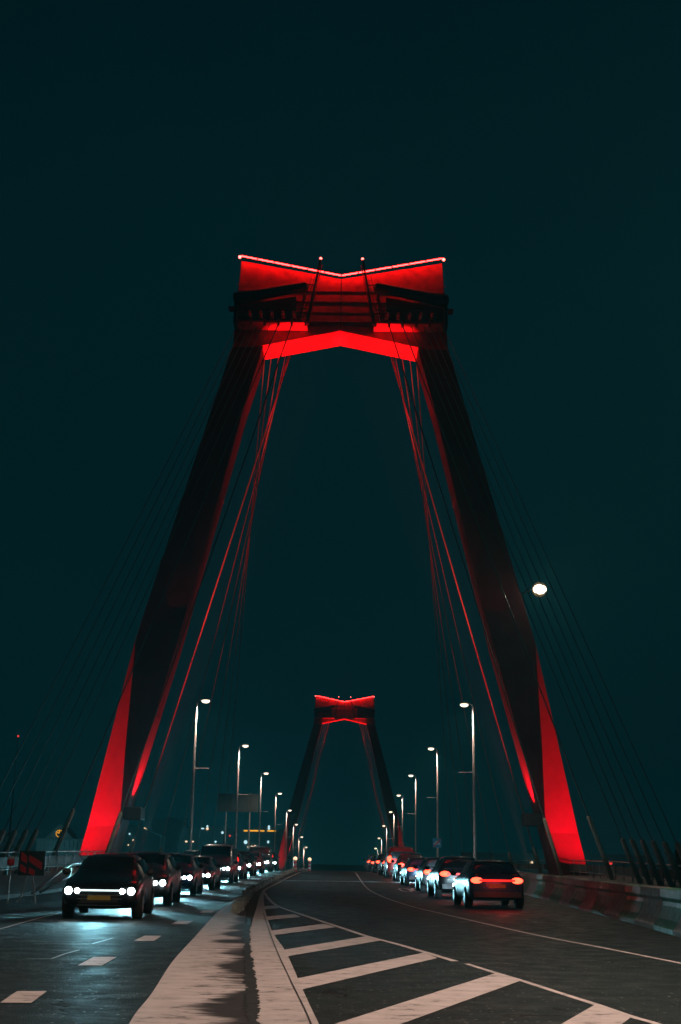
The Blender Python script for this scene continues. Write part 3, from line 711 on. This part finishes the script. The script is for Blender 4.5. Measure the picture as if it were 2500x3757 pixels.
# far trees, dark against the sky
def tree(x, y, h_, label):
    t = empty('tree', (x, y, -9), label, 'tree', 'dark trees on the far bank')
    MB().tube([(0, 0, 0), (.2, 0, h_*.3), (-.1, 0, h_*.6)], [.5, .4, .15], 8).build('trunk', M['black'], t)
    mb = MB(); rr = random.Random(int(x*7))
    for k in range(420):
        a = rr.uniform(0, 6.28); q = rr.uniform(.3, 1); rad = h_*.32*math.sqrt(max(0, 1-((q-.62)/.42)**2))*rr.uniform(.3, 1)
        c = Vector((rad*math.cos(a), rad*math.sin(a), h_*q)); s_ = rr.uniform(.3, .8)
        v = [c+Vector((rr.uniform(-s_, s_), rr.uniform(-s_, s_), rr.uniform(-s_, s_))) for _ in range(3)]
        mb.add(v, [(0, 1, 2)])
    mb.build('crown', M['leaf'], t)
M['leaf'] = plain('leaf', (.03, .06, .03), .8)
tree(-106, 395, 17, 'dark broad tree left of the station with the clock')
tree(-79, 410, 15, 'dark tree right of the station, beside the red leg')
tree(96, 380, 15, 'dark tree far behind the right red leg')

# ------------------------------------------------------------------ cars
def car_mesh(kind):
    """returns list of (part, material, mesh builder, sub-of); nose points to -Y"""
    van = kind == 'van'
    L, Wd, Hh = (4.9, .97, 1.95) if van else (4.3, .90, 1.46)
    # stations: y, half width, bottom, shoulder, roof, roof half width
    if van: st = [(-2.45, .70, .34, .70, .72, .60), (-2.38, .88, .26, .86, .90, .78), (-1.9, .96, .22, 1.02, 1.06, .80), (-1.45, .97, .22, 1.06, 1.12, .80), (-.75, .97, .22, 1.10, 1.86, .80), (.2, .97, .22, 1.1, 1.95, .82), (1.8, .97, .22, 1.1, 1.94, .82), (2.3, .95, .24, 1.08, 1.88, .80), (2.45, .90, .34, 1.0, 1.70, .76)]
    else: st = [(-2.15, .62, .36, .60, .62, .50), (-2.06, .82, .26, .72, .75, .62), (-1.7, .89, .20, .84, .88, .66), (-1.05, .90, .20, .93, .97, .64), (-.35, .90, .20, .95, 1.40, .60), (.35, .90, .20, .96, 1.46, .61), (1.2, .90, .20, .97, 1.42, .60), (1.75, .89, .22, .98, 1.22, .62), (2.02, .86, .26, .94, 1.0, .70), (2.15, .78, .36, .86, .88, .66)]
    body = MB(); rings = []
    for (y, w_, b, s, r_, rw) in st:
        half = [(w_*.86, b), (w_, b+.14), (w_*1.0, (b+s)/2), (w_*.985, s-.05), (w_*.93, s), (rw+(w_*.93-rw)*.12, r_-(r_-s)*.10), (rw*.8, r_), (rw*.3, r_+.015)]
        rings.append([(x, y, z) for x, z in half]+[(-x, y, z) for x, z in half[::-1]])
    body.loft(rings)
    P = [('body', None, body, None, True)]
    def yat(i, q): a, b = st[i], st[i+1]; return [a[j]+(b[j]-a[j])*q for j in range(6)]
    # windscreen (between stations 3 and 4), rear window, side windows: thin panels 8 mm proud
    def pane(i0, q0, i1, q1, rear=False):
        A, B = yat(i0, q0), yat(i1, q1); mb = MB()
        nrm = Vector((0, -(B[4]-A[4]), (B[0]-A[0]))).normalized()*.012
        if nrm.z < 0: nrm = -nrm
        vs = []
        for S_ in (A, B):
            for fx in (-.9, -.45, 0, .45, .9): vs.append(Vector((S_[5]*fx*1.05, S_[0], S_[4]+.012*(1-abs(fx))))+nrm)
        vs2 = [v-nrm*1.4 for v in vs]
        mb.add(vs+vs2, [(k, k+1, k+6, k+5) for k in range(4)]+[(10+k, 15+k, 16+k, 11+k) for k in range(4)]+[(0, 10, 11, 1), (1, 11, 12, 2), (2, 12, 13, 3), (3, 13, 14, 4), (5, 6, 16, 15), (6, 7, 17, 16), (7, 8, 18, 17), (8, 9, 19, 18), (0, 5, 15, 10), (4, 14, 19, 9)])
        return mb
    P.append(('windscreen', 'glass', pane(3, .08, 3, .92), None, False))
    if van: P.append(('rear_window', 'glass', MB().box((-.68, 2.36, 1.15), (.68, 2.47, 1.62)), None, False))
    else: P.append(('rear_window', 'glass', pane(6, .12, 7, .95), None, False))
    ends = [(4, .15, 5, .0), (5, .06, 6, .0)] if not van else [(4, .1, 5, .6), (5, .7, 6, .5)]
    for (i0, q0, i1, q1) in ends:
        for sx in (-1, 1):
            A, B = yat(i0, q0), yat(i1, q1); mb = MB(); vs = []
            for S_ in (A, B):
                for g in (.10, .84):
                    x = S_[1]*.93+(S_[5]+(S_[1]*.93-S_[5])*.12-S_[1]*.93)*g; z = S_[3]+(S_[4]-(S_[4]-S_[3])*.10-S_[3])*g
                    vs.append((sx*(x+.010), S_[0], z)); vs.append((sx*(x-.012), S_[0], z))
            mb.add(vs, [(0, 2, 6, 4), (1, 5, 7, 3), (0, 4, 5, 1), (2, 3, 7, 6), (0, 1, 3, 2), (4, 6, 7, 5)])
            P.append(('side_window', 'glass', mb, None, False))
    hy = st[1][0]-.02; hz = .72 if van else .62
    for sx in (-1, 1):
        P.append(('headlight', 'trim', MB().ball((sx*(st[1][1]-.19), hy+.03, hz), .15, 12, (1.6, .5, .75)), None, True))
        P.append(('lens', 'head', MB().ball((sx*(st[1][1]-.11), hy-.03, hz), .085, 12, (1.05, .45, 1)), 'headlight', True))
        P.append(('lens', 'head', MB().ball((sx*(st[1][1]-.31), hy-.045, hz-.005), .062, 12, (1.1, .4, 1)), 'headlight', True))
        P.append(('wing_mirror', 'trim', MB().ball((sx*(st[3][1]+.1), -.72 if not van else -1.15, 1.02), .1, 8, (1.1, .6, .8)), None, True))
        ty = st[-1][0]-.05; tz = 1.15 if van else .84
        P.append(('taillight', 'brake', MB().ball((sx*(st[-1][1]-.15), ty+.0, tz), .13, 14, (1.45, .75, .72 if not van else 1.6)), None, True))
    P.append(('light_bar', 'tail', MB().box((-st[-1][1]+.22, ty+.0, tz-.03), (st[-1][1]-.22, ty+.085, tz+.03)), None, False))
    P.append(('front_light_bar', 'head_bar', MB().box((-st[1][1]+.35, st[0][0]-.035, hz-.005), (st[1][1]-.35, st[0][0]+.06, hz+.03)), None, False))
    for gz in (.30, .44, .52): P.append(('bumper_trim', 'rim', MB().box((-.5, st[0][0]-.045, gz), (.5, st[0][0]+.05, gz+.012)), None, False))
    P.append(('grille', 'trim', MB().box((-.42, st[0][0]-.03, .38), (.42, st[0][0]+.1, .56)), None, False))
    P.append(('rear_bumper', 'trim', MB().box((-.74, st[-1][0]-.08, .34), (.74, st[-1][0]+.06, .50)), None, False))
    P.append(('number_plate', 'plate', MB().box((-.26, st[-1][0]-.02, .62), (.26, st[-1][0]+.035, .73)), None, False))
    P.append(('number_plate', 'plate', MB().box((-.26, st[0][0]-.055, .42), (.26, st[0][0]-.02, .52)), None, False))
    for sx in (-1, 1):
        for wy in ((-1.32, 1.35) if not van else (-1.5, 1.5)):
            r_ = .32 if not van else .35
            P.append(('wheel', 'tyre', MB().tube([(sx*(Wd-.22), wy, r_), (sx*(Wd-.20), wy, r_), (sx*(Wd+.0), wy, r_), (sx*(Wd+.02), wy, r_)], [r_-.06, r_, r_, r_-.05], 20), None, True))
            P.append(('rim', 'rim', MB().tube([(sx*(Wd+.0), wy, r_), (sx*(Wd+.03), wy, r_)], [r_*.62, r_*.55], 12), 'wheel', False))
    return P
PROTO = {}; PLACED = []; VAR = [(1, 1, 1), (1.03, 1.08, 1.07), (.97, .90, 1.03), (1.02, 1.1, .97), (.98, .95, 1.10)]
def make_car(kind, mat, loc, rz, label, group, lit):
    if (kind, lit) not in PROTO:
        t = empty('van' if kind == 'van' else 'car', loc, label, kind, group, rz)
        last = None
        for (nm, mk, mb, sub, sm) in car_mesh(kind):
            mk2 = mk
            if lit == 'rear' and nm == 'headlight': mk2 = 'head'
            if lit == 'front' and nm in ('taillight', 'light_bar'): mk2 = 'tail'
            o = mb.build(nm, M[mk2] if mk2 else M[mat], last if sub else t, smooth=sm)
            if nm == 'body':
                mod = o.modifiers.new('sub', 'SUBSURF'); mod.levels = 1; mod.render_levels = 2
            if nm in ('wheel', 'headlight'): last = o
        PROTO[(kind, lit)] = t
    else:
        t = copy_tree(PROTO[(kind, lit)]); t.location = loc; t.rotation_euler = (0, 0, rz); t['label'] = label; t['group'] = group
    sc = VAR[len(PLACED) % 5] if kind == 'car' else (1, 1, 1); PLACED.append(t); t.scale = sc
    for o in [x for x in COL.objects if x.parent == t and x.name.startswith('body')]:
        if o.material_slots: o.material_slots[0].link = 'OBJECT'; o.material_slots[0].material = M[mat]
    # only the lamps really lit: a low beam ahead, a weak red light behind
    for c in [x for x in list(COL.objects) if x.parent == t and x.type == 'LIGHT']: bpy.data.objects.remove(c)
    if lit == 'front':
        light('SPOT', 'low_beam', (0, -2.75, .70), 2400, (.33, .84, 1.0), t, aim=(.25, -24, -.05), size=.2, angle=R(64), blend=1.0)
    else:
        light('POINT', 'tail_glow', (0, 3.0 if kind == 'car' else 3.3, .8), 18, (1, .03, .03), t, size=.3)
        light('SPOT', 'low_beam', (0, -2.35, .66), 900, (.5, .85, 1.0), t, aim=(.15, -18, -.45), size=.09, angle=R(70), blend=.8)
    return t
LP = catmull([(-4.9, 20, 0), (-5.6, 30, 0), (-6.2, 42, 0), (-6.5, 60, 0), (-6.6, 90, 0), (-6.7, 220, 0)], 8)
RP = catmull([(5.9, 18, 0), (5.6, 26, 0), (5.1, 34, 0), (4.6, 45, 0), (4.2, 60, 0), (3.6, 90, 0), (2.2, 170, 0)], 8)
cols = ['car_black', 'car_grey', 'car_blue', 'car_black', 'car_grey', 'car_blue', 'car_black', 'car_red', 'car_grey', 'car_black']
nmc = {'car_grey': 'grey', 'car_white': 'white', 'car_black': 'black', 'car_silver': 'silver', 'car_blue': 'dark blue', 'car_red': 'dark red'}
for k, y in enumerate((31.5, 40, 49, 56.5, 66.5, 74, 82, 92, 101, 113)):
    x, sl = path_at(LP, y)
    kd = 'van' if k in (4, 8) else 'car'
    make_car(kd, cols[k], (x, y, dz(y)), -math.atan(sl), f'{nmc[cols[k]]} oncoming {kd} with headlights on, {ordn[k] if k < 8 else ["ninth", "tenth"][k-8]} in the inner left lane from the camera', 'oncoming cars with headlights on', 'front')
for c in [x for x in COL.objects if x.parent == PLACED[0] and x.type == 'LIGHT']: c.data.energy = 330; c.data.spot_size = R(110)
for k, y in enumerate((66, 77, 90, 104, 120)):
    make_car('car', cols[(k+3) % 10], (-9.0, y, dz(y)), R(2), f'oncoming car with headlights on, {ordn[k]} in the outer left lane beside the guard rail', 'oncoming cars in the outer lane', 'front')
for k, y in enumerate((42, 50.5, 57.5, 67, 74.5, 84, 92, 103, 112, 122)):
    x, sl = path_at(RP, y)
    kd = 'van' if k in (5,) else 'car'
    make_car(kd, cols[(k+2) % 10], (x, y, dz(y)), math.pi-math.atan(sl), f'{(ordn+["ninth","tenth"])[k]} receding {kd} with red tail lights in the right lane, counting from the camera', 'receding cars with tail lights on', 'rear')


# ------------------------------------------------------------------ teal haze volume, added to lift the dark tones
hz = MB().box((-180, -60, -10.5), (180, 640, 62)).build('added_haze', bpy.data.materials.new('added_haze'))
tag(hz, kind='stuff')
hm = hz.data.materials[0]; hm.use_nodes = True; hn = hm.node_tree; hn.nodes.clear()
ho = hn.nodes.new('ShaderNodeOutputMaterial'); hv = hn.nodes.new('ShaderNodeVolumePrincipled')
hv.inputs['Color'].default_value = (.18, .85, .95, 1); hv.inputs['Density'].default_value = .0004; hv.inputs['Anisotropy'].default_value = .3
hn.links.new(hv.outputs[0], ho.inputs['Volume'])
